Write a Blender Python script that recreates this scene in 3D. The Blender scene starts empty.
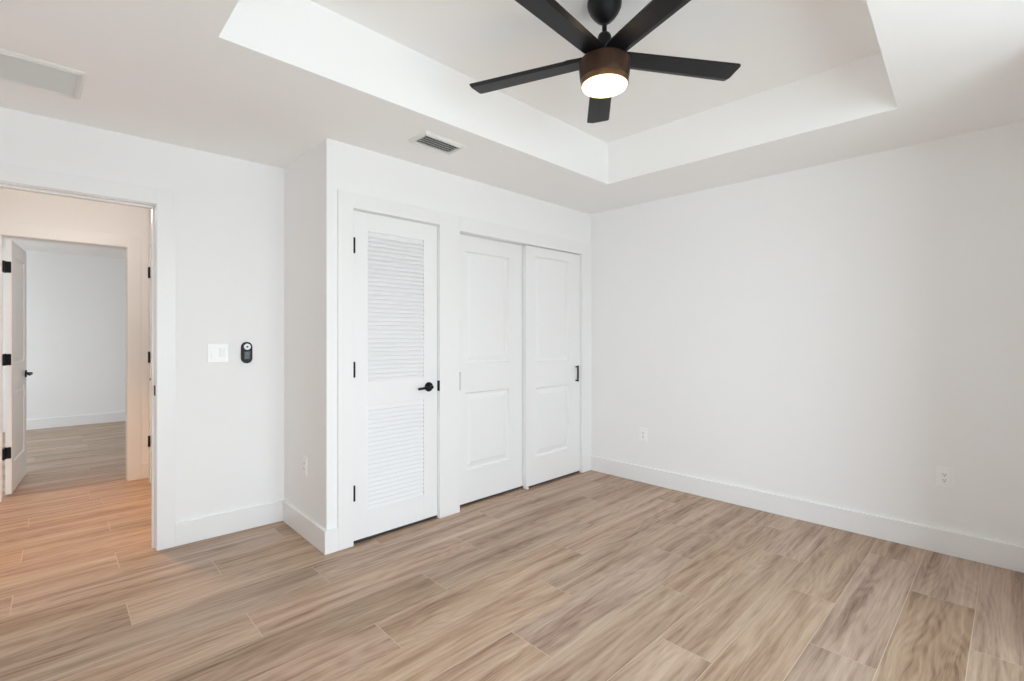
import bpy, bmesh, math, random
from mathutils import Vector, Matrix

scene = bpy.context.scene
COL = scene.collection
PI = math.pi
rad = math.radians

# ------------------------------------------------------------------ camera
EYE = 1.27
cam_data = bpy.data.cameras.new('camera')
cam = bpy.data.objects.new('camera', cam_data)
COL.objects.link(cam)
cam.location = (0, 0, EYE)
cam.rotation_euler = (rad(90), 0, rad(46.114 - 90))
cam_data.sensor_width = 36
cam_data.lens = 481.25 / 1024 * 36
cam_data.shift_x = -2.0 / 1024
cam_data.shift_y = -4.46 / 1024
cam_data.clip_start = 0.02
scene.camera = cam

# ------------------------------------------------------------------ exposure / view
scene.view_settings.view_transform = 'Standard'
scene.view_settings.look = 'None'
scene.view_settings.exposure = 0.0
scene.view_settings.gamma = 1.0
scene.view_settings.use_curve_mapping = False
scene.cycles.max_bounces = 14
scene.cycles.diffuse_bounces = 12
scene.cycles.glossy_bounces = 4
scene.cycles.sample_clamp_indirect = 6

# ------------------------------------------------------------------ sky (daylight through the windows)
SKY = 9.6
world = bpy.data.worlds.new('sky')
scene.world = world
world.use_nodes = True
nt = world.node_tree
bg = nt.nodes['Background']
tc = nt.nodes.new('ShaderNodeTexCoord')
sep = nt.nodes.new('ShaderNodeSeparateXYZ')
nt.links.new(tc.outputs['Generated'], sep.inputs[0])
cr = nt.nodes.new('ShaderNodeValToRGB')
mr = nt.nodes.new('ShaderNodeMapRange')
mr.inputs['From Min'].default_value = -0.35
mr.inputs['From Max'].default_value = 0.75
nt.links.new(sep.outputs['Z'], mr.inputs[0])
nt.links.new(mr.outputs[0], cr.inputs[0])
el = cr.color_ramp.elements
el[0].position = 0.0; el[0].color = (0.51, 0.585, 0.62, 1)
el[1].position = 1.0; el[1].color = (0.69, 0.86, 1.0, 1)
e = el.new(0.30); e.color = (0.55, 0.635, 0.68, 1)
e = el.new(0.36); e.color = (0.84, 0.94, 1.0, 1)
nt.links.new(cr.outputs[0], bg.inputs[0])
bg.inputs[1].default_value = SKY


def portal(name, loc, rot, sx, sy):
    d = bpy.data.lights.new(name, 'AREA')
    d.shape = 'RECTANGLE'; d.size = sx; d.size_y = sy
    d.cycles.is_portal = True
    o = bpy.data.objects.new(name, d)
    COL.objects.link(o)
    o.location = loc; o.rotation_euler = rot
    return o


# ------------------------------------------------------------------ plan of the place
XR, YC, HC, HT = 3.7001, 2.7961, 2.4265, 2.7379       # right wall, closet wall, ceiling, tray ceiling
XC, XI, YL = 1.159, 1.163, 3.5024                     # closet corner, inner corner, door wall
AC, AL, AR = math.tan(rad(0.278)), math.tan(rad(-1.9162)), math.tan(rad(-1.4477))
XW, YB = -0.62, -1.25                                 # the two walls behind the camera
WT = 0.12
YH, XH = 5.39, 0.63                                   # hall's far wall, hall's right wall
YF = 9.25                                             # far room's end wall
XE = -2.6                                             # hall and far room end on the left
BBH, BBT = 0.137, 0.016


def FC(u, d, z): return (u, YC + (u - XR) * AC - d, z)          # closet wall: along, out of wall, up
def FL(u, d, z): return (u, YL + (u - XI) * AL - d, z)          # door wall
def FR(u, d, z): return (XR + (u - YC) * AR - d, u, z)          # right wall
def FN(u, d, z): return (XC + (u - YC) * (XI - XC) / (YL - YC) - d, u, z)  # closet return
def FH(u, d, z): return (u, YH - d, z)                          # hall far wall
def FS(u, d, z): return (XH - d, u, z)                          # hall right wall
def FW(u, d, z): return (u, d, z)                               # plain world


# ------------------------------------------------------------------ windows' and lamps' light, with an added hall fill
WX0, WX1, WZ0, WZ1 = 0.05, 2.05, 0.35, 2.25           # bedroom window, in the wall behind the camera
portal('bedroom_window_portal', ((WX0 + WX1) / 2, YB - 0.06, (WZ0 + WZ1) / 2), (rad(90), 0, 0), WX1 - WX0, WZ1 - WZ0)
# far room window, in its left wall
FWY0, FWY1, FWZ0, FWZ1 = 6.7, 8.4, 0.7, 2.1
portal('far_window_portal', (XE - 0.06, (FWY0 + FWY1) / 2, (FWZ0 + FWZ1) / 2), (rad(90), 0, rad(-90)), FWY1 - FWY0, FWZ1 - FWZ0)

hl = bpy.data.lights.new('hall_lamp', 'SPOT')
hl.spot_size = rad(78); hl.spot_blend = 0.9; hl.shadow_soft_size = 0.07; hl.energy = 130; hl.color = (1.0, 0.60, 0.30)
hlo = bpy.data.objects.new('hall_lamp', hl); COL.objects.link(hlo)
hlo.location = (0.22, 4.35, HC - 0.03)
hg = bpy.data.lights.new('hall_fill_light', 'POINT')      # added fill brightening the hall walls and casing, apart from the downlight
hg.shadow_soft_size = 0.08; hg.energy = 8.5; hg.color = (1.0, 0.95, 0.88)
hgo = bpy.data.objects.new('hall_fill_light', hg); COL.objects.link(hgo)
hgo.location = (0.22, 4.20, HC - 0.26)


# ------------------------------------------------------------------ materials
def mat(name, color, rough=0.5, metal=0.0, bump=None, spec=0.5):
    m = bpy.data.materials.new(name); m.use_nodes = True
    n = m.node_tree; b = n.nodes['Principled BSDF']
    b.inputs['Base Color'].default_value = (*color, 1)
    b.inputs['Roughness'].default_value = rough
    b.inputs['Metallic'].default_value = metal
    b.inputs['Specular IOR Level'].default_value = spec
    if bump:
        t = n.nodes.new('ShaderNodeTexNoise'); t.inputs['Scale'].default_value = bump[0]
        t.inputs['Detail'].default_value = 3
        g = n.nodes.new('ShaderNodeNewGeometry')
        n.links.new(g.outputs['Position'], t.inputs['Vector'])
        bp = n.nodes.new('ShaderNodeBump'); bp.inputs['Strength'].default_value = bump[1]
        bp.inputs['Distance'].default_value = 0.002
        n.links.new(t.outputs['Fac'], bp.inputs['Height'])
        n.links.new(bp.outputs[0], b.inputs['Normal'])
    return m


M_WALL = mat('wall_paint', (0.89, 0.89, 0.89), 0.7, bump=(160, 0.06), spec=0.3)
M_CEIL = mat('ceiling_paint', (0.92, 0.92, 0.915), 0.8, bump=(120, 0.08), spec=0.2)
M_TRIM = mat('trim_paint', (0.87, 0.87, 0.87), 0.38)
M_DOOR = mat('door_paint', (0.87, 0.87, 0.875), 0.4)
M_PLAST = mat('white_plastic', (0.92, 0.92, 0.92), 0.28)
M_VENT = mat('vent_enamel', (0.78, 0.78, 0.76), 0.4)
M_DUCT_SHADE = mat('duct_shade', (0.13, 0.13, 0.125), 0.8)  # shade inside the duct, put into the flat panel's colour
M_FILTER = mat('grey_filter', (0.85, 0.85, 0.84), 0.9)
M_BLACK = mat('black_metal', (0.006, 0.006, 0.007), 0.40, 0.0, spec=0.25)
M_BLADE = mat('black_blade', (0.009, 0.009, 0.0105), 0.36, bump=(60, 0.1), spec=0.22)
M_HOUSING = mat('glow_brown_housing', (0.050, 0.026, 0.015), 0.42, 0.4, spec=0.3)  # lamp's warm bloom on the housing is put into this brown
M_RING = mat('glow_bronze_ring', (0.16, 0.085, 0.04), 0.35, 0.6)  # lighter brown imitates the ring lit by the fan lamp
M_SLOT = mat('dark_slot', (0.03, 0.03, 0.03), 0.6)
M_BTN = mat('button_pad', (0.75, 0.76, 0.78), 0.35)
M_RGREY = mat('remote_face', (0.05, 0.05, 0.056), 0.3)


def glow(name, color, strength):
    m = bpy.data.materials.new(name); m.use_nodes = True
    b = m.node_tree.nodes['Principled BSDF']
    b.inputs['Base Color'].default_value = (0.9, 0.88, 0.82, 1)
    b.inputs['Emission Color'].default_value = (*color, 1)
    b.inputs['Emission Strength'].default_value = strength
    return m


M_GLOW = glow('lit_diffuser', (1.0, 0.66, 0.36), 2.8)


def floor_material():
    m = bpy.data.materials.new('wood_look_tile'); m.use_nodes = True
    n = m.node_tree; N = n.nodes; L = n.links
    b = N['Principled BSDF']
    at = N.new('ShaderNodeAttribute'); at.attribute_name = 'plank'
    sp = N.new('ShaderNodeSeparateColor'); L.new(at.outputs['Color'], sp.inputs[0])
    g = N.new('ShaderNodeNewGeometry')
    px = N.new('ShaderNodeSeparateXYZ'); L.new(g.outputs['Position'], px.inputs[0])

    def math_(op, a, c, d=None):
        q = N.new('ShaderNodeMath'); q.operation = op
        for i, v in enumerate((a, c, d)):
            if v is None: continue
            if isinstance(v, (int, float)): q.inputs[i].default_value = v
            else: L.new(v, q.inputs[i])
        return q.outputs[0]

    def vec(x, y, z=0.0):
        q = N.new('ShaderNodeCombineXYZ')
        for i, v in enumerate((x, y, z)):
            if isinstance(v, (int, float)): q.inputs[i].default_value = v
            else: L.new(v, q.inputs[i])
        return q.outputs[0]

    def noise(v, detail=3, rough=0.55, dist=0.0):
        q = N.new('ShaderNodeTexNoise'); q.inputs['Scale'].default_value = 1
        q.inputs['Detail'].default_value = detail; q.inputs['Roughness'].default_value = rough
        q.inputs['Distortion'].default_value = dist
        L.new(v, q.inputs['Vector']); return q.outputs['Fac']
    X = math_('MULTIPLY_ADD', sp.outputs[0], 53.0, px.outputs[0])
    Y = math_('MULTIPLY_ADD', sp.outputs[1], 31.0, px.outputs[1])
    Z = math_('MULTIPLY', sp.outputs[2], 17.0)
    warp = noise(vec(math_('MULTIPLY', X, 1.9), math_('MULTIPLY', Y, 6.0), Z), 2, 0.5)
    amp = math_('MULTIPLY_ADD', math_('MAXIMUM', math_('SUBTRACT', sp.outputs[2], 0.70), 0.0), 0.45, 0.03)
    Yw = math_('MULTIPLY_ADD', math_('SUBTRACT', warp, 0.5), amp, Y)
    n1 = noise(vec(math_('MULTIPLY', X, 0.95), math_('MULTIPLY', Yw, 18.0), Z), 4, 0.55)   # broad figure
    n2 = noise(vec(math_('MULTIPLY', X, 2.6), math_('MULTIPLY', Yw, 75.0), Z), 3, 0.6)     # streaks
    n3 = noise(vec(math_('MULTIPLY', X, 16.0), math_('MULTIPLY', Y, 260.0), Z), 2, 0.6)     # pores
    n4 = noise(vec(math_('MULTIPLY', X, 1.1), math_('MULTIPLY', Yw, 9.0), Z), 2, 0.5)       # cloudy tone
    s = math_('MULTIPLY_ADD', n1, 0.58, math_('MULTIPLY', n2, 0.36))
    s = math_('MULTIPLY_ADD', n3, 0.18, s)
    n5 = noise(vec(math_('MULTIPLY', X, 1.0), math_('MULTIPLY', Y, 7.0), Z), 1, 0.4)       # growth rings cut along the board
    ring = math_('SINE', math_('MULTIPLY', n5, 95.0), 0.0)
    s = math_('SUBTRACT', s, 0.06)
    s = math_('MULTIPLY_ADD', ring, 0.028, s)
    s = math_('MULTIPLY_ADD', math_('SUBTRACT', n4, 0.5), 0.30, s)
    ramp = N.new('ShaderNodeValToRGB'); L.new(s, ramp.inputs[0])
    e = ramp.color_ramp.elements
    e[0].position = 0.30; e[0].color = (0.150, 0.090, 0.058, 1)
    e[1].position = 0.70; e[1].color = (0.540, 0.415, 0.315, 1)
    for ps, cl in ((0.40, (0.285, 0.188, 0.128, 1)), (0.48, (0.375, 0.262, 0.187, 1)), (0.58, (0.450, 0.330, 0.243, 1))):
        q = e.new(ps); q.color = cl
    # per-plank tone
    hsv = N.new('ShaderNodeHueSaturation')
    L.new(ramp.outputs[0], hsv.inputs['Color'])
    L.new(math_('MULTIPLY_ADD', sp.outputs[0], 0.20, 0.96), hsv.inputs['Value'])
    L.new(math_('MULTIPLY_ADD', sp.outputs[2], 0.20, 0.96), hsv.inputs['Saturation'])
    L.new(math_('MULTIPLY_ADD', sp.outputs[1], -0.008, 0.503), hsv.inputs['Hue'])
    L.new(hsv.outputs[0], b.inputs['Base Color'])
    b.inputs['Roughness'].default_value = 0.40
    bp = N.new('ShaderNodeBump'); bp.inputs['Strength'].default_value = 0.10
    bp.inputs['Distance'].default_value = 0.001
    L.new(n3, bp.inputs['Height']); L.new(bp.outputs[0], b.inputs['Normal'])
    return m


M_FLOOR = floor_material()
M_GROUT = mat('tan_grout', (0.58, 0.48, 0.375), 0.8)


# ------------------------------------------------------------------ mesh helpers
def obj(name, bm, m, parent=None, smooth=None):
    bmesh.ops.recalc_face_normals(bm, faces=bm.faces[:])
    me = bpy.data.meshes.new(name)
    bm.to_mesh(me); bm.free()
    for q in (m if isinstance(m, (list, tuple)) else [m]):
        me.materials.append(q)
    if smooth:
        for p in me.polygons: p.use_smooth = True
        try: me.set_sharp_from_angle(angle=rad(smooth))
        except Exception: pass
    o = bpy.data.objects.new(name, me); COL.objects.link(o)
    if parent:
        o.parent = parent
    return o


def empty(name, loc, rotz=0):
    o = bpy.data.objects.new(name, None); COL.objects.link(o)
    o.location = loc; o.rotation_euler = (0, 0, rotz); o.empty_display_size = 0.1
    return o


def tag(o, label, cat=None, group=None, kind=None):
    o['label'] = label
    if cat: o['category'] = cat
    if group: o['group'] = group
    if kind: o['kind'] = kind
    return o


def struct(name, bm, m, label=None, cat=None):
    o = obj(name, bm, m)
    o['kind'] = 'structure'
    if label: o['label'] = label
    if cat: o['category'] = cat
    return o


def hexa(bm, pts, bev=0.0, seg=1, mi=0):
    """closed box from 8 points: bottom four then top four"""
    vs = [bm.verts.new(p) for p in pts]
    fs = []
    for q in ((3, 2, 1, 0), (4, 5, 6, 7), (0, 1, 5, 4), (1, 2, 6, 5), (2, 3, 7, 6), (3, 0, 4, 7)):
        fs.append(bm.faces.new([vs[i] for i in q]))
    for f_ in fs: f_.material_index = mi
    if bev:
        bmesh.ops.recalc_face_normals(bm, faces=fs)
        es = list({e for f_ in fs for e in f_.edges})
        bmesh.ops.bevel(bm, geom=es, offset=bev, segments=seg, affect='EDGES', profile=0.5)


def bx(bm, F, u0, u1, d0, d1, z0, z1, bev=0.0, seg=1, mi=0):
    hexa(bm, [F(u0, d0, z0), F(u1, d0, z0), F(u1, d1, z0), F(u0, d1, z0),
              F(u0, d0, z1), F(u1, d0, z1), F(u1, d1, z1), F(u0, d1, z1)], bev, seg, mi)


def lathe(bm, prof, n=40, c=(0, 0, 0), axis=None, mi=0):
    """prof: (r, h) pairs along +z of axis frame; ends with r=0 are closed to a point"""
    M = Matrix.Translation(c) @ (axis.to_4x4() if axis else Matrix())
    rings = []
    for r, h in prof:
        if r < 1e-6: rings.append([bm.verts.new(M @ Vector((0, 0, h)))])
        else: rings.append([bm.verts.new(M @ Vector((r * math.cos(2 * PI * k / n), r * math.sin(2 * PI * k / n), h))) for k in range(n)])
    for a, b in zip(rings, rings[1:]):
        for k in range(n):
            k2 = (k + 1) % n
            if len(a) == 1 and len(b) == 1: continue
            if len(a) == 1: f_ = bm.faces.new((a[0], b[k], b[k2]))
            elif len(b) == 1: f_ = bm.faces.new((a[k], b[0], a[k2]))
            else: f_ = bm.faces.new((a[k], b[k], b[k2], a[k2]))
            f_.material_index = mi
    for R_ in (rings[0], rings[-1]):
        if len(R_) > 2:
            try: bm.faces.new(R_).material_index = mi
            except ValueError: pass


def prism(bm, poly, fn, h0, h1, mi=0):
    """poly: 2-D outline; fn(a, b, h) -> point"""
    A = [bm.verts.new(fn(a, b, h0)) for a, b in poly]
    B = [bm.verts.new(fn(a, b, h1)) for a, b in poly]
    n = len(poly)
    bm.faces.new(A[::-1]).material_index = mi
    bm.faces.new(B).material_index = mi
    for k in range(n):
        bm.faces.new((A[k], A[(k + 1) % n], B[(k + 1) % n], B[k])).material_index = mi


def stadium(w, h, n=12):
    r = w / 2; pts = []
    for k in range(n + 1):
        a = PI * k / n; pts.append((r * math.cos(a), h / 2 - r + r * math.sin(a)))
    for k in range(n + 1):
        a = PI + PI * k / n; pts.append((r * math.cos(a), -h / 2 + r + r * math.sin(a)))
    return pts


def tube(bm, pts, r, n=10, mi=0):
    pts = [Vector(p) for p in pts]; rings = []
    for i, p in enumerate(pts):
        t = (pts[min(i + 1, len(pts) - 1)] - pts[max(i - 1, 0)]).normalized()
        a = t.orthogonal().normalized()
        if rings:
            a = (prev - t * prev.dot(t)).normalized()
        prev = a; b = t.cross(a)
        rr = r[i] if isinstance(r, (list, tuple)) else r
        rings.append([bm.verts.new(p + (a * math.cos(2 * PI * k / n) + b * math.sin(2 * PI * k / n)) * rr) for k in range(n)])
    for A, B in zip(rings, rings[1:]):
        for k in range(n):
            bm.faces.new((A[k], A[(k + 1) % n], B[(k + 1) % n], B[k])).material_index = mi
    bm.faces.new(rings[0][::-1]).material_index = mi
    bm.faces.new(rings[-1]).material_index = mi


BM = bmesh.new

# ================================================================== FLOOR
random.seed(11)
ROWS = [-1.515, -1.28, -1.045, -0.81, -0.58, -0.345, -0.11, 0.125, 0.362, 0.59, 0.813, 1.04, 1.262, 1.497, 1.73, 1.957, 2.20, 2.445, 2.685, 2.93,
        3.162, 3.402, 3.648, 3.872, 4.09, 4.31, 4.54, 4.775]
while ROWS[-1] < 9.3: ROWS.append(ROWS[-1] + 0.2335)
JOINT = {6: 2.69, 7: 3.095, 8: 2.265, 9: 2.683, 10: 1.851, 11: 2.243, 12: 1.425, 13: 1.836, 14: 1.03, 15: 1.43, 16: 0.645,
         17: 1.035, 18: 0.257, 19: 0.655, 20: -0.135, 21: 0.27, 23: -0.121, 24: 0.28, 22: 0.62, 25: 0.65, 26: -0.11}
PL, GAP = 1.195, 0.0017
bm = BM()
lay = bm.loops.layers.float_color.new('plank')
X0, X1 = XE - 0.1, 3.86
hexa(bm, [(X0, ROWS[0], -0.05), (X1, ROWS[0], -0.05), (X1, ROWS[-1], -0.05), (X0, ROWS[-1], -0.05),
          (X0, ROWS[0], -0.0006), (X1, ROWS[0], -0.0006), (X1, ROWS[-1], -0.0006), (X0, ROWS[-1], -0.0006)], mi=1)
for i in range(len(ROWS) - 1):
    x = JOINT.get(i, random.choice((-0.13, 0.26, 0.65)) + random.uniform(-.05, .05))
    while x > X0: x -= PL
    while x < X1:
        a, b = max(x, X0), min(x + PL, X1)
        if b - a > 0.02:
            n0 = len(bm.faces)
            bx(bm, FW, a + GAP, b - GAP, ROWS[i] + GAP, ROWS[i + 1] - GAP, -0.004, 0.0)
            bm.faces.ensure_lookup_table()
            c = (random.random(), random.random(), random.random(), 1)
            for f_ in bm.faces[n0:]:
                for lp in f_.loops: lp[lay] = c
        x += PL
struct('floor', bm, [M_FLOOR, M_GROUT], 'wood-look plank tile floor running from bedroom through hall', 'floor')

# ================================================================== CEILING (with the raised tray)
tA, tB = (0.4663, 2.1335), (3.0548, 2.1461)
tC, tD = (3.0987, 0.4106), (0.4663, 0.2720)
TOP = 2.90
oA, oB, oC, oD = (XE - .15, 3.60), (3.95, 3.60), (3.95, YB - .15), (XE - .15, YB - .15)
bm = BM()
up = lambda a, b, h: (a, b, h)
for q in ((oA, oB, tB, tA), (oB, oC, tC, tB), (oC, oD, tD, tC), (oD, oA, tA, tD)):
    prism(bm, q, up, HC, TOP)
prism(bm, (tA, tB, tC, tD), up, HT, TOP)
bx(bm, FW, XE - .15, 3.95, 3.60, YF + 0.15, HC + 0.002, TOP)
struct('ceiling', bm, M_CEIL, 'pale ceiling with a raised rectangular tray around the fan', 'ceiling')

# ================================================================== WALLS
LX0, LX1, LZ = 1.3185, 1.9455, 2.040       # louver door opening (finished)
SX0, SX1, SZ = 2.125, 3.553, 2.028         # sliding door opening
# closet wall
bm = BM()
bx(bm, FC, XC, LX0 - .012, 0, -WT, 0, HC)
bx(bm, FC, LX1 + .012, SX0 - .012, 0, -WT, 0, HC)
bx(bm, FC, SX1 + .012, XR, 0, -WT, 0, HC)
bx(bm, FC, LX0 - .012, LX1 + .012, 0, -WT, LZ + .012, HC)
bx(bm, FC, SX0 - .012, SX1 + .012, 0, -WT, SZ + .012, HC)
# return and the partition inside the closets
bx(bm, FW, 1.98, 2.08, 2.92, 3.56, 0, HC)
struct('wall_closet', bm, M_WALL, 'white wall around the louvered door and the sliding closet doors', 'wall')
bm = BM()
bx(bm, FN, 2.7845, 3.505, 0, -WT, 0, HC)
struct('wall_return', bm, M_WALL, 'short shaded side wall of the closet bump-out', 'wall')
# right wall
bm = BM()
bx(bm, FR, YB - .1, 3.62, 0, -WT, 0, HC)
struct('wall_right', bm, M_WALL, 'long plain white wall on the right', 'wall')
# door wall
DX0, DX1, DZ = -0.372, 0.446, 2.046
bm = BM()
bx(bm, FL, XW, DX0 - .018, 0, -WT, 0, HC)
bx(bm, FL, DX1 + .018, 3.80, 0, -WT, 0, HC)
bx(bm, FL, DX0 - .018, DX1 + .018, 0, -WT, DZ + .018, HC)
bx(bm, FW, XE - .1, XW + .01, 3.56, 3.68, 0, HC)
struct('wall_left', bm, M_WALL, 'white wall with the open bedroom doorway and light switch', 'wall')
# walls behind the camera
bm = BM()
bx(bm, FW, XW - WT, XW, YB - WT, 3.60, 0, HC)
struct('wall_side', bm, M_WALL)
bm = BM()
bx(bm, FW, XW - WT, WX0, YB - WT, YB, 0, HC)
bx(bm, FW, WX1, 3.9, YB - WT, YB, 0, HC)
bx(bm, FW, 2.70, 3.9, YB, -0.15, 0, HC)  # added bump-out, out of view, shading the right wall's near end and floor
bx(bm, FW, WX0, WX1, YB - WT, YB, 0, WZ0)
bx(bm, FW, WX0, WX1, YB - WT, YB, WZ1, HC)
struct('wall_window', bm, M_WALL)
# hall and far room
HX0, HX1, HZ = -0.275, 0.480, 2.045
bm = BM()
bx(bm, FH, XE, HX0 - .018, 0, -WT, 0, HC + .01)
bx(bm, FH, HX1 + .018, 3.7, 0, -WT, 0, HC + .01)
bx(bm, FH, HX0 - .018, HX1 + .018, 0, -WT, HZ + .018, HC + .01)
struct('wall_hall', bm, M_WALL, 'hall wall around the far doorway', 'wall')
CY0, CY1, CZ = 4.60, 5.165, 2.04           # closed door in the hall's right wall
bm = BM()
bx(bm, FS, 3.60, CY0 - .018, 0, -WT, 0, HC + .01)
bx(bm, FS, CY1 + .018, 5.42, 0, -WT, 0, HC + .01)
bx(bm, FS, CY0 - .018, CY1 + .018, 0, -WT, CZ + .018, HC + .01)
bx(bm, FW, XH + WT, XH + WT + .02, 3.6, 5.45, 0, HC + .01)
struct('wall_hall_right', bm, M_WALL, 'narrow hall wall holding a closed door with black hinges', 'wall')
bm = BM()
bx(bm, FW, XE - WT, XE, 3.6, FWY0, 0, HC + .01)
bx(bm, FW, XE - WT, XE, FWY1, YF + .1, 0, HC + .01)
bx(bm, FW, XE - WT, XE, FWY0, FWY1, 0, FWZ0)
bx(bm, FW, XE - WT, XE, FWY0, FWY1, FWZ1, HC + .01)
struct('wall_hall_end', bm, M_WALL)
bm = BM()
bx(bm, FW, XE - .1, 3.8, YF, YF + WT, 0, HC + .01)
struct('wall_far', bm, M_WALL, 'plain end wall of the far room seen through both doorways', 'wall')
bm = BM()
bx(bm, FW, 2.6, 2.72, YH + .1, YF + .1, 0, HC + .01)
struct('wall_far_side', bm, M_WALL)

# ================================================================== TRIM
B_ = 0.0015
# baseboards
def bboard(name, F, u0, u1, label):
    bm = BM(); bx(bm, F, u0, u1, BBT, -0.004, 0, BBH, B_)
    struct(name, bm, M_TRIM, label, 'baseboard')
bboard('baseboard_right', FR, YB, YC - 0.017, 'tall white baseboard along the long right wall')
bboard('baseboard_left', FL, 0.5415, XI - 0.002, 'white baseboard between the doorway casing and the closet corner')
bboard('baseboard_hall', FH, 0.577, XH, 'sliver of white baseboard in the hall corner')
bm = BM(); bx(bm, FW, XE, 2.6, YF - BBT, YF + .004, 0, BBH, B_)
struct('baseboard_far', bm, M_TRIM, 'white baseboard on the far room end wall', 'baseboard')
bm = BM()
y1, y0 = YL - .004, FC(XC, BBT, 0)[1]
bx(bm, FN, y0, y1, BBT, -0.004, 0, BBH, B_)
bx(bm, FC, XC - 0.002, 1.224, BBT, -0.004, 0, BBH, B_)
struct('baseboard_closet', bm, M_TRIM, 'white baseboard wrapping the closet corner', 'baseboard')

# closet casings
CT = 2.137
bm = BM()
bx(bm, FC, 1.222, LX0 - .001, BBT + .001, -.004, 0, CT, B_)
struct('trim_1', bm, M_TRIM, 'flat white casing board left of the louvered door', 'trim')
bm = BM()
bx(bm, FC, LX1 + .004, SX0, BBT + .001, -.004, 0, CT, B_)
struct('trim_2', bm, M_TRIM, 'wide white casing board between louvered and sliding doors', 'trim')
bm = BM()
bx(bm, FC, SX1 + .003, XR - .003, BBT + .001, -.004, 0, CT, B_)
struct('trim_3', bm, M_TRIM, 'white casing board in the corner beside the sliding doors', 'trim')
bm = BM()
bx(bm, FC, LX0 - .004, LX1 + .004, BBT + .001, -.004, LZ + .004, CT, B_)
bx(bm, FC, SX0, SX1 + .003, BBT + .001, -.004, SZ + .001, CT, B_)
struct('trim_4', bm, M_TRIM, 'white head casing above the closet doors', 'trim')
# jambs
bm = BM()
bx(bm, FC, LX0 - .012, LX0, -.0005, -WT, 0, LZ + .012)
bx(bm, FC, LX1, LX1 + .012, -.0005, -WT, 0, LZ + .012)
bx(bm, FC, LX0, LX1, -.0005, -WT, LZ, LZ + .012)
for a, b_ in ((LX0, LX0 + .012), (LX1 - .012, LX1)): bx(bm, FC, a, b_, -.042, -.075, 0, LZ)
bx(bm, FC, LX0, LX1, -.042, -.075, LZ - .012, LZ)
t5 = struct('trim_5', bm, M_TRIM, 'white jamb lining the louvered door opening', 'trim')
bm = BM()
bx(bm, FC, SX0 - .012, SX0, .0, -WT, 0, SZ + .012)
bx(bm, FC, SX1, SX1 + .012, .0, -WT, 0, SZ + .012)
bx(bm, FC, SX0, SX1, .0, -WT, SZ, SZ + .012)
struct('trim_6', bm, M_TRIM, 'white jamb lining the sliding door opening', 'trim')
# bedroom doorway: jamb, stop and casing
bm = BM()
bx(bm, FL, DX1, DX1 + .018, 0, -WT, 0, DZ + .018)
bx(bm, FL, DX0 - .018, DX0, 0, -WT, 0, DZ + .018)
bx(bm, FL, DX0, DX1, 0, -WT, DZ, DZ + .018)
bx(bm, FL, DX1 - .011, DX1, -.042, -.080, 0, DZ)
bx(bm, FL, DX0, DX0 + .011, -.042, -.080, 0, DZ)
bx(bm, FL, DX0, DX1, -.042, -.080, DZ - .011, DZ)
t7 = struct('trim_7', bm, M_TRIM, 'white jamb of the open bedroom doorway with black strike plate', 'trim')
bm = BM()
bx(bm, FL, DX1 + .004, 0.541, BBT + .001, -.004, 0, DZ + .095, B_)
bx(bm, FL, DX0 - .095, DX0 - .004, BBT + .001, -.004, 0, DZ + .095, B_)
bx(bm, FL, DX0 - .004, DX1 + .004, BBT + .001, -.004, DZ + .004, DZ + .095, B_)
struct('trim_8', bm, M_TRIM, 'flat white casing around the bedroom doorway', 'trim')
# far doorway casing and jamb
bm = BM()
bx(bm, FH, HX1 + .003, HX1 + .097, BBT, -.004, 0, HZ + .097, B_)
bx(bm, FH, HX0 - .097, HX0 - .003, BBT, -.004, 0, HZ + .097, B_)
bx(bm, FH, HX0 - .003, HX1 + .003, BBT, -.004, HZ + .003, HZ + .097, B_)
bx(bm, FH, HX1, HX1 + .018, .001, -WT, 0, HZ + .018)
bx(bm, FH, HX0 - .018, HX0, .001, -WT, 0, HZ + .018)
bx(bm, FH, HX0, HX1, .001, -WT, HZ, HZ + .018)
t9 = struct('trim_9', bm, M_TRIM, 'white casing around the doorway on the far side of the hall', 'trim')
bm = BM()
bx(bm, FS, CY1 + .004, CY1 + .085, BBT, -.004, 0, CZ + .09, B_)
bx(bm, FS, CY0 - .085, CY0 - .004, BBT, -.004, 0, CZ + .09, B_)
bx(bm, FS, CY0 - .004, CY1 + .004, BBT, -.004, CZ + .004, CZ + .09, B_)
bx(bm, FS, CY1, CY1 + .018, 0, -WT, 0, CZ + .018)
bx(bm, FS, CY0 - .018, CY0, 0, -WT, 0, CZ + .018)
bx(bm, FS, CY0, CY1, 0, -WT, CZ, CZ + .018)
struct('trim_10', bm, M_TRIM, 'white casing of the closed door in the hall corner', 'trim')

# strike plates
bm = BM(); bx(bm, FL, DX1 - .0035, DX1 + .001, -.003, -.040, 0.915, 0.976, .002)
obj('strike_plate', bm, M_BLACK, t7)['label'] = 'small black strike plate'
bm = BM(); bx(bm, FC, LX1 - .003, LX1 + .006, .0165, -.030, 0.888, 0.960, .002)
obj('strike_plate', bm, M_BLACK, t5)['label'] = 'small black strike plate'

# window frame in the wall behind the camera
bm = BM()
for u0, u1, z0, z1 in ((WX0, WX0 + .05, WZ0, WZ1), (WX1 - .05, WX1, WZ0, WZ1), (WX0, WX1, WZ0, WZ0 + .05), (WX0, WX1, WZ1 - .05, WZ1),
                       ((WX0 + WX1) / 2 - .025, (WX0 + WX1) / 2 + .025, WZ0, WZ1)):
    bx(bm, FW, u0, u1, YB - .1, YB - .05, z0, z1)
struct('window_1', bm, M_TRIM)


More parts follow.
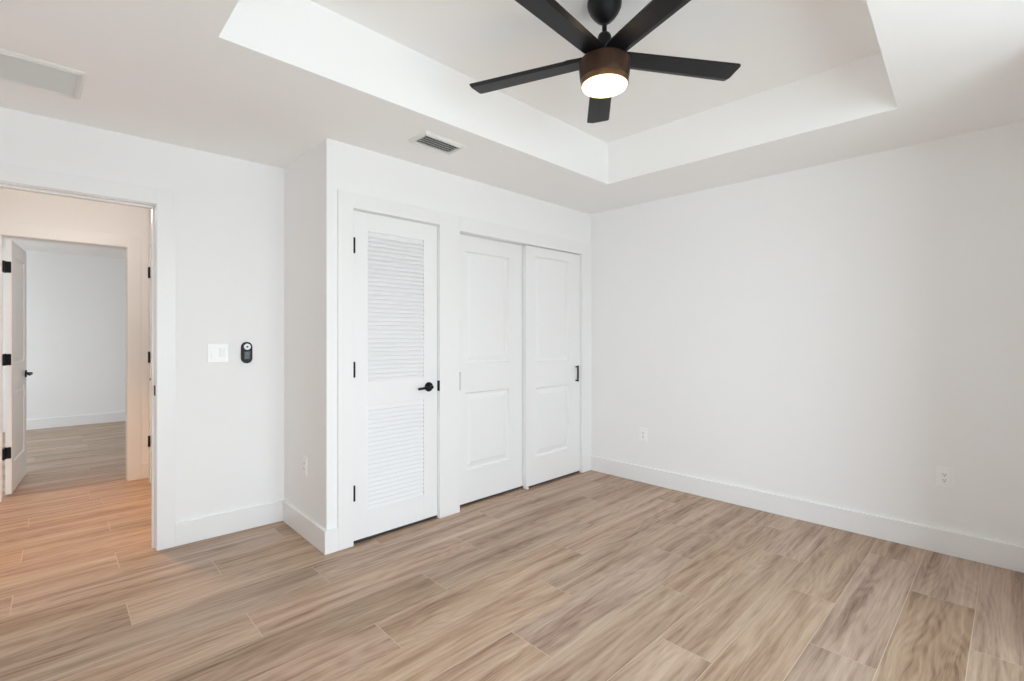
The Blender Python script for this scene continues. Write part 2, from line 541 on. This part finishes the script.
# ================================================================== DOORS
def panel_face(bm, F, u0, u1, z0, z1, d, thick, panels, depth=0.009, bw=0.022):
    """moulded two-panel slab: front face at d with recessed bevelled panels, solid behind"""
    us = sorted({u0, u1} | {p[0] for p in panels} | {p[1] for p in panels})
    zs = sorted({z0, z1} | {p[2] for p in panels} | {p[3] for p in panels})
    V = {}
    def v(u, dd, z):
        k = (round(u, 5), round(dd, 5), round(z, 5))
        if k not in V: V[k] = bm.verts.new(F(u, dd, z))
        return V[k]
    for i in range(len(us) - 1):
        for j in range(len(zs) - 1):
            a, b, c, e_ = us[i], us[i + 1], zs[j], zs[j + 1]
            um, zm = (a + b) / 2, (c + e_) / 2
            inside = [p for p in panels if p[0] < um < p[1] and p[2] < zm < p[3]]
            if not inside:
                bm.faces.new((v(a, d, c), v(b, d, c), v(b, d, e_), v(a, d, e_)))
    for (a, b, c, e_) in panels:
        loops = []
        for inset, dep in ((0, 0), (bw * .25, depth), (bw * .75, depth), (bw * 1.9, depth * .35)):
            loops.append([v(a + inset, d - dep, c + inset), v(b - inset, d - dep, c + inset),
                          v(b - inset, d - dep, e_ - inset), v(a + inset, d - dep, e_ - inset)])
        for A, B in zip(loops, loops[1:]):
            for k in range(4):
                bm.faces.new((A[k], A[(k + 1) % 4], B[(k + 1) % 4], B[k]))
        bm.faces.new(loops[-1])
    # back and sides: rows follow the front's grid so edges are shared
    db = d - thick
    for z, rev in ((z0, 0), (z1, 1)):
        for i in range(len(us) - 1):
            bm.faces.new((v(us[i], d, z), v(us[i + 1], d, z), v(us[i + 1], db, z), v(us[i], db, z)))
    for u in (u0, u1):
        for j in range(len(zs) - 1):
            bm.faces.new((v(u, d, zs[j]), v(u, d, zs[j + 1]), v(u, db, zs[j + 1]), v(u, db, zs[j])))
    for i in range(len(us) - 1):
        for j in range(len(zs) - 1):
            bm.faces.new((v(us[i], db, zs[j]), v(us[i + 1], db, zs[j]), v(us[i + 1], db, zs[j + 1]), v(us[i], db, zs[j + 1])))


def hinge(F, u, d, zc, parent, h=0.09, r=0.0065, plate=0.0, plate_dir=1):
    bm = BM()
    P = F(u, d, zc)
    lathe(bm, [(0, -h / 2 - .004), (r * .7, -h / 2 - .003), (r, -h / 2), (r, h / 2), (r * .7, h / 2 + .003), (0, h / 2 + .004)], 12, P)
    if plate:
        bx(bm, F, u, u + plate * plate_dir, d - .001, d - .004, zc - h / 2, zc + h / 2)
    o = obj('hinge', bm, M_BLACK, parent, 40); o['label'] = 'black hinge'
    return o


def door_lever(F, u, z, d, direction, parent, length=0.105, p=0.0):
    """round rose, neck and straight lever pointing along direction*u"""
    ax = (Vector(F(u, d + 1, z)) - Vector(F(u, d, z))).normalized()
    rot = ax.to_track_quat('Z', 'Y').to_matrix()
    bm = BM()
    lathe(bm, [(.0325, 0), (.0325, .006), (.030, .010), (.014, .0115), (.0125, .016), (.0125, .040 + p), (.0105, .044 + p), (0, .0445 + p)], 28, F(u, d, z), rot)
    bx(bm, F, u - .011, u + .011, d + .030 + p, d + .047 + p, z - .011, z + .011, .004, 2)
    pts = [F(u, d + .039 + p, z), F(u + direction * .03, d + .040 + p, z - .001), F(u + direction * .07, d + .040 + p, z - .004), F(u + direction * length, d + .037 + p, z - .007)]
    tube(bm, pts, [.0105, .0095, .0085, .0075], 12)
    o = obj('door_lever', bm, M_BLACK, parent, 40); o['label'] = 'black lever handle with round rose'
    return o


def gap_shade(u0, u1, d, parent):  # dark strip added in place of the shade under a closet door
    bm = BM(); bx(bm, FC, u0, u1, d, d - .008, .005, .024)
    obj('under_door_shade', bm, M_SLOT, parent)['label'] = 'black strip standing in for the shadow under the door'


# --- door 1: louvered closet door
bm = BM()
du0, du1, dz0, dz1 = 1.3200, 1.9410, 0.022, 2.036
LP = [(1.4185, 1.830, 0.190, 0.838), (1.4185, 1.830, 0.984, 1.922)]
df, dt = -0.001, 0.035
st = [(du0, LP[0][0], dz0, dz1), (LP[0][1], du1, dz0, dz1)]
for a, b, c, e_ in st: bx(bm, FC, a, b, df, df - dt, c, e_, .0012)
for c, e_ in ((dz0, LP[0][2]), (LP[0][3], LP[1][2]), (LP[1][3], dz1)):
    bx(bm, FC, LP[0][0], LP[0][1], df, df - dt, c, e_)
d1 = struct('door_1', bm, M_DOOR, 'white louvered closet door with black lever, nearest the corner', 'door')
for (a, b, c, e_), nslat, nm in ((LP[1], 34, 'upper bank of white louver slats'), (LP[0], 23, 'lower bank of white louver slats')):
    bm = BM()
    pitch = (e_ - c) / nslat
    for k in range(nslat):
        zb = c + pitch * (k + .5)
        # slat: lower edge towards the room, upper edge towards the closet
        pf, pb, t_ = (df - .003, zb - pitch * .60), (df - .019, zb + pitch * .60), .0030
        prof = [(pf[0] + .001, pf[1] - t_), (pf[0] + .0022, pf[1]), (pf[0] + .001, pf[1] + t_), (pb[0], pb[1] + t_), (pb[0], pb[1] - t_)]
        prof = [(p, min(max(q, c - .004), e_ + .004)) for p, q in prof]
        prism(bm, prof, lambda p, q, h: FC(h, p, q), a - .003, b + .003)
    o = obj('louver_panel', bm, M_DOOR, d1); o['label'] = nm
gap_shade(du0 + .002, du1 - .002, df - .004, d1)
for zc in (0.316, 1.066, 1.820): hinge(FC, 1.3225, .013, zc, d1, r=.0075)
door_lever(FC, 1.868, 0.922, df, -1, d1)

# --- doors 2 and 3: sliding closet doors
bm = BM()
panel_face(bm, FC, 2.128, 2.862, 0.018, 2.026, -0.058, 0.032,
           [(2.235, 2.684, 0.262, 0.844), (2.235, 2.684, 1.061, 1.905)], 0.013, 0.030)
d2 = struct('door_2', bm, M_DOOR, 'white two-panel sliding closet door, left and rearmost of the pair', 'door')
bm = BM()
bx(bm, FC, 2.150, 2.1845, -.0565, -.0590, 0.866, 1.004, .0006)
obj('flush_pull', bm, M_BLACK, d2)['label'] = 'black flush pull half hidden by the casing'
gap_shade(2.132, 2.860, -.061, d2)
bm = BM()
panel_face(bm, FC, 2.835, 3.5495, 0.018, 2.023, -0.010, 0.042,
           [(2.945, 3.388, 0.250, 0.831), (2.945, 3.388, 1.050, 1.944)], 0.013, 0.030)
d3 = struct('door_3', bm, M_DOOR, 'white two-panel sliding closet door with black bar pull, in the corner', 'door')
bm = BM()
for z in (0.862, 0.988): bx(bm, FC, 3.484, 3.496, -.0102, .020, z - .0055, z + .0055)
bx(bm, FC, 3.483, 3.497, .010, .022, 0.852, 0.998, .002)
obj('bar_pull', bm, M_BLACK, d3)['label'] = 'black bar pull'
gap_shade(2.840, 3.546, -.015, d3)
bm = BM(); bx(bm, FC, 2.838, 2.856, .001, -.050, 0.0, 0.016, .002)
tag(obj('floor_guide', bm, M_PLAST), 'tiny white plastic guide where the sliding doors overlap on the floor', 'door guide')

# --- door 4: open door into the far room (swung almost square to the wall)
bm = BM()
a5 = rad(5.0)
pv = Vector((-0.2265, 5.535))
uv_, nv_ = Vector((math.sin(a5), math.cos(a5))), Vector((math.cos(a5), -math.sin(a5)))
def FD(u, d, z):
    p = pv + uv_ * u + nv_ * d
    return (p.x, p.y, z)
panel_face(bm, FD, 0, 0.735, 0.012, 2.036, 0, 0.035, [(.11, .625, .25, .84), (.11, .625, 1.05, 1.92)])
d4 = struct('door_4', bm, M_DOOR, 'white panel door standing open into the far room', 'door')
for zc in (0.342, 1.083, 1.817):
    bm = BM()
    bx(bm, FD, -.0028, .001, -.0325, -.0025, zc - .045, zc + .045, .003)
    bx(bm, FW, HX0 - .001, HX0 + .012, 5.478, 5.512, zc - .045, zc + .045, .003)
    P = FD(-.006, -.037, zc)
    lathe(bm, [(0, -.049), (.007, -.046), (.007, .046), (0, .049)], 12, P)
    o = obj('hinge', bm, M_BLACK, d4); o['label'] = 'black hinge'
door_lever(FD, 0.668, 0.93, 0.0, -1, d4)

# --- door 5: closed door in the hall's right wall, seen edge on
bm = BM()
panel_face(bm, FS, CY0 + .003, CY1 - .003, 0.012, CZ - .003, -0.001, 0.035, [(CY0 + .11, CY1 - .11, .25, .84), (CY0 + .11, CY1 - .11, 1.05, 1.92)])
d5 = struct('door_5', bm, M_DOOR, 'closed white hall door seen edge on, black hinges showing', 'door')
for zc in (0.364, 1.088, 1.816): hinge(FS, CY1 - .002, .022, zc, d5, r=.009)
door_lever(FS, CY0 + .07, 0.932, -0.001, 1, d5, .11, .022)

# ================================================================== CEILING FAN
FX, FY = 1.7426, 1.2415
fan = empty('ceiling_fan', (FX, FY, HT))
tag(fan, 'black five-blade ceiling fan with lit round light, hanging from the tray ceiling', 'ceiling fan')
Z = lambda z: z - HT
bm = BM()
lathe(bm, [(0, 0), (.069, 0), (.0735, -.006), (.0745, -.018), (.072, -.034), (.063, -.054), (.049, -.074), (.034, -.090), (.022, -.099), (.016, -.103), (0, -.104)], 48)
obj('canopy', bm, M_BLACK, fan, 50)
bm = BM(); lathe(bm, [(0, -.095), (.0105, -.095), (.0105, -.165), (0, -.165)], 20)
obj('downrod', bm, M_BLACK, fan, 50)
bm = BM()
lathe(bm, [(0, -.146), (.016, -.146), (.025, -.151), (.030, -.163), (.030, -.180), (.025, -.196), (.022, -.235), (.034, -.247), (.075, -.252), (0, -.262)], 32)
obj('yoke_cover', bm, M_BLACK, fan, 50)
bm = BM()
lathe(bm, [(0, -.258), (.085, -.260), (.104, -.266), (.1110, -.276), (.1105, -.300), (.1075, -.330), (.1050, -.347), (.1040, -.349), (0, -.349)], 64)
obj('motor_housing', bm, M_HOUSING, fan, 35)
bm = BM()
lathe(bm, [(0, -.346), (.1020, -.346), (.1030, -.350), (.1030, -.373), (.1018, -.376), (.099, -.376), (.099, -.370), (0, -.370)], 64)
obj('light_ring', bm, M_RING, fan, 35)['label'] = 'bronze ring holding the light, lamp glow put into its colour'
bm = BM()
lathe(bm, [(0, -.368), (.0985, -.368), (.0988, -.376), (.096, -.381), (.085, -.386), (.055, -.391), (.025, -.393), (0, -.3935)], 64)
df_ = obj('light_diffuser', bm, M_GLOW, fan, 60); df_['label'] = 'glowing warm white round diffuser'
bz = Z(2.484)
BL_ANG = [111.9, 184.8, 252.0, 327.3, 38.8]
BL_R = [.646, .632, .632, .630, .628]
for ang, R1 in zip(BL_ANG, BL_R):
    a = rad(ang)
    u_, v_ = Vector((math.cos(a), math.sin(a), 0)), Vector((-math.sin(a), math.cos(a), 0))
    tau = rad(-7.0)
    vt = v_ * math.cos(tau) + Vector((0, 0, 1)) * math.sin(tau)
    nt_ = u_.cross(vt)
    def FB(r, t, h): return tuple(Vector((0, 0, bz)) + u_ * r + vt * t + nt_ * h)
    w0, w1, r0 = .051, .0610, .035
    bm = BM(); rows = []
    for r_, w_, k_ in ((r0, .030, 1), (.085, w0, 1), (.2, w0 + (w1 - w0) * .2, 1), (R1 - .012, w1, 1), (R1 - .003, w1 - .003, 1), (R1, w1 - .012, .8)):
        rows.append([bm.verts.new(FB(r_, t_, h_)) for t_, h_ in ((-w_, -.0035), (w_ * .60, -.004), (w_, .0022), (w_, .004), (-w_, .004))])
    for A_, B2 in zip(rows, rows[1:]):
        for q in range(5): bm.faces.new((A_[q], A_[(q + 1) % 5], B2[(q + 1) % 5], B2[q]))
    bm.faces.new(rows[0][::-1]); bm.faces.new(rows[-1])
    bl = obj('blade', bm, M_BLADE, fan)
    bm = BM()
    prism(bm, [(.085, -.030), (.16, -.040), (.185, -.030), (.195, 0), (.185, .030), (.16, .040), (.085, .030)], FB, .004, .012)
    for r_, t_ in ((.15, -.024), (.15, .024), (.178, 0)):
        lathe(bm, [(0, .0), (.006, .0), (.005, .003), (0, .0035)], 10, FB(r_, t_, .012), Matrix((u_, vt, nt_)).transposed())
    obj('blade_bracket', bm, M_BLACK, bl)

# fan lamp's own light
fl = bpy.data.lights.new('fan_lamp', 'POINT'); fl.energy = 1.5; fl.color = (1.0, 0.75, 0.48); fl.shadow_soft_size = 0.08
flo = bpy.data.objects.new('fan_lamp', fl); COL.objects.link(flo)
flo.location = (FX, FY, HT - .48)

# ================================================================== CEILING VENTS
def vent(name, corners, border, nslat, lab, drop=.010, slat_ang=35, duct=None):
    """corners: four ceiling points in order; slats run along side 0-1"""
    A, B, C_, D = [Vector((*c, HC)) for c in corners]
    base = (A + B + C_ + D) / 4
    root = empty(name, base)
    ul, vl = (B - A).length, (D - A).length
    def G(u, v, h):
        s, t = u / ul, v / vl
        p = A * (1 - s) * (1 - t) + B * s * (1 - t) + C_ * s * t + D * (1 - s) * t
        return (p.x - base.x, p.y - base.y, p.z - base.z - h)
    bm = BM(); b = border
    outer = [(0, 0), (ul, 0), (ul, vl), (0, vl)]
    mid = [(b * .35, b * .35), (ul - b * .35, b * .35), (ul - b * .35, vl - b * .35), (b * .35, vl - b * .35)]
    inn = [(b, b), (ul - b, b), (ul - b, vl - b), (b, vl - b)]
    L0 = [bm.verts.new(G(*p, -.001)) for p in outer]
    L1 = [bm.verts.new(G(*p, .003)) for p in outer]
    L2 = [bm.verts.new(G(*p, drop)) for p in mid]
    L3 = [bm.verts.new(G(*p, drop)) for p in inn]
    L4 = [bm.verts.new(G(*p, -.001)) for p in inn]
    for P, Q in ((L0, L1), (L1, L2), (L2, L3), (L3, L4), (L4, L0)):
        for k in range(4): bm.faces.new((P[k], P[(k + 1) % 4], Q[(k + 1) % 4], Q[k]))
    q_ = b * .62
    for u0_, u1_, v0_, v1_ in ((q_, ul - q_, q_, q_ + .003), (q_, ul - q_, vl - q_ - .003, vl - q_), (q_, q_ + .003, q_, vl - q_), (ul - q_ - .003, ul - q_, q_, vl - q_)):
        hexa(bm, [G(u0_, v0_, drop - .002), G(u1_, v0_, drop - .002), G(u1_, v1_, drop - .002), G(u0_, v1_, drop - .002),
                  G(u0_, v0_, drop + .0035), G(u1_, v0_, drop + .0035), G(u1_, v1_, drop + .0035), G(u0_, v1_, drop + .0035)])
    obj('frame', bm, M_VENT, root)
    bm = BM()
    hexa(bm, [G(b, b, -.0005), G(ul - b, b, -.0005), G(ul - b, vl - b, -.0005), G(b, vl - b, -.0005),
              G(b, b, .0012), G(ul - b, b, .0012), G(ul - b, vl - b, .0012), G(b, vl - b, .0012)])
    obj('duct_backing', bm, duct, root)['label'] = 'flat panel behind the slats standing in for the duct depth'  # flat panel in place of an open, shaded duct
    bm = BM()
    p_ = (vl - 2 * b) / nslat
    for k in range(nslat):
        vc = b + p_ * (k + .5)
        s_ = math.tan(rad(slat_ang)) * (drop - .003)
        hexa(bm, [G(b, vc - s_ / 2 - .0012, .0018), G(ul - b, vc - s_ / 2 - .0012, .0018), G(ul - b, vc - s_ / 2 + .0012, .0018), G(b, vc - s_ / 2 + .0012, .0018),
                  G(b, vc + s_ / 2 - .0012, drop - .001), G(ul - b, vc + s_ / 2 - .0012, drop - .001), G(ul - b, vc + s_ / 2 + .0012, drop - .001), G(b, vc + s_ / 2 + .0012, drop - .001)])
    obj('louver', bm, M_VENT, root)
    return root


v1 = vent('supply_vent', [(1.515, 2.295), (1.815, 2.310), (1.822, 2.492), (1.515, 2.482)], .028, 5, '', drop=.014, slat_ang=-46, duct=M_DUCT_SHADE)
tag(v1, 'small white slatted ceiling vent beside the tray, above the closet', 'ceiling vent')
v2 = vent('return_air_grille', [(-0.50, 2.815), (0.112, 2.826), (0.103, 3.158), (-0.50, 3.130)], .026, 22, '', drop=.010, slat_ang=-6, duct=M_FILTER)
tag(v2, 'wide white return air grille on the ceiling above the doorway, cut by the left edge', 'ceiling vent')


# ================================================================== WALL PLATES
def plate_root(name, F, u, z):
    return empty(name, F(u, 0, z))


def local(F, u, z):
    o = Vector(F(u, 0, z))
    return lambda a, d, h: tuple(Vector(F(u + a, d, z + h)) - o)


def outlet(F, u, z, label):
    r = plate_root('wall_outlet', F, u, z); G = local(F, u, z)
    tag(r, label, 'electrical outlet', 'duplex wall outlets')
    bm = BM(); bx(bm, G, -.036, .036, -.001, .006, -.058, .058, .003, 2); obj('cover_plate', bm, M_PLAST, r)
    bm = BM(); bx(bm, G, -.017, .017, .004, .0085, -.034, .034, .002, 1)
    f_ = obj('receptacle', bm, M_PLAST, r)
    for h in (.0165, -.0165):
        bm = BM()
        bx(bm, G, -.0075, -.0055, .008, .0090, h - .002, h + .007)
        bx(bm, G, .0050, .0070, .008, .0090, h - .001, h + .0065)
        bx(bm, G, -.0025, .0025, .008, .0090, h - .0095, h - .0045)
        obj('slots', bm, M_SLOT, f_)['label'] = 'dark plug slots'
    return r


outlet(FR, 2.237, 0.414, 'white outlet low on the right wall near the closet corner')
outlet(FR, 0.283, 0.445, 'white outlet low on the right wall near the picture edge, nearest the camera')
outlet(FN, 3.114, 0.450, 'white outlet on the short closet side wall, seen edge on')

sw = plate_root('light_switch', FL, .7655, 1.161); G = local(FL, .7655, 1.161)
tag(sw, 'white two-rocker light switch plate on the wall beside the doorway', 'light switch')
bm = BM(); bx(bm, G, -.0575, .0575, -.001, .006, -.0585, .0585, .003, 2); obj('cover_plate', bm, M_PLAST, sw)
for c, tilt in ((-.023, 1), (.023, -1)):
    bm = BM()
    hexa(bm, [G(c - .0165, .004, -.033), G(c + .0165, .004, -.033), G(c + .0165, .0085 + .003 * tilt, -.033), G(c - .0165, .0085 + .003 * tilt, -.033),
              G(c - .0165, .004, .033), G(c + .0165, .004, .033), G(c + .0165, .0085 - .003 * tilt, .033), G(c - .0165, .0085 - .003 * tilt, .033)], .001)
    obj('rocker', bm, M_PLAST, sw)

rm = plate_root('fan_remote', FL, .9285, 1.161); G = local(FL, .9285, 1.161)
tag(rm, 'black capsule-shaped remote in its wall cradle right of the light switch', 'remote control')
bm = BM(); prism(bm, stadium(.066, .141), lambda a, b, h: G(a, h, b), -.001, .010)
obj('cradle', bm, M_BLACK, rm)
bm = BM()
prism(bm, stadium(.056, .131), lambda a, b, h: G(a, h, b), .008, .019)
obj('handset', bm, M_BLACK, rm)
bm = BM(); prism(bm, [(.0205 * math.cos(2 * PI * k / 28), .0385 + .0205 * math.sin(2 * PI * k / 28)) for k in range(28)], lambda a, b, h: G(a, h, b), .018, .0215)
bp_ = obj('button_pad', bm, M_BTN, rm); bp_['label'] = 'round silver button pad'
bm = BM(); prism(bm, [(.006 * math.cos(2 * PI * k / 16), .0385 + .006 * math.sin(2 * PI * k / 16)) for k in range(16)], lambda a, b, h: G(a, h, b), .021, .0225)
obj('center_button', bm, M_RGREY, bp_)['label'] = 'small grey centre button'
bm = BM(); bx(bm, G, -.019, .019, .018, .0197, -.045, .010, .003); obj('faceplate', bm, M_RGREY, rm)['label'] = 'dark grey lower face'

# things carry their label once; the rest of the setting is structure
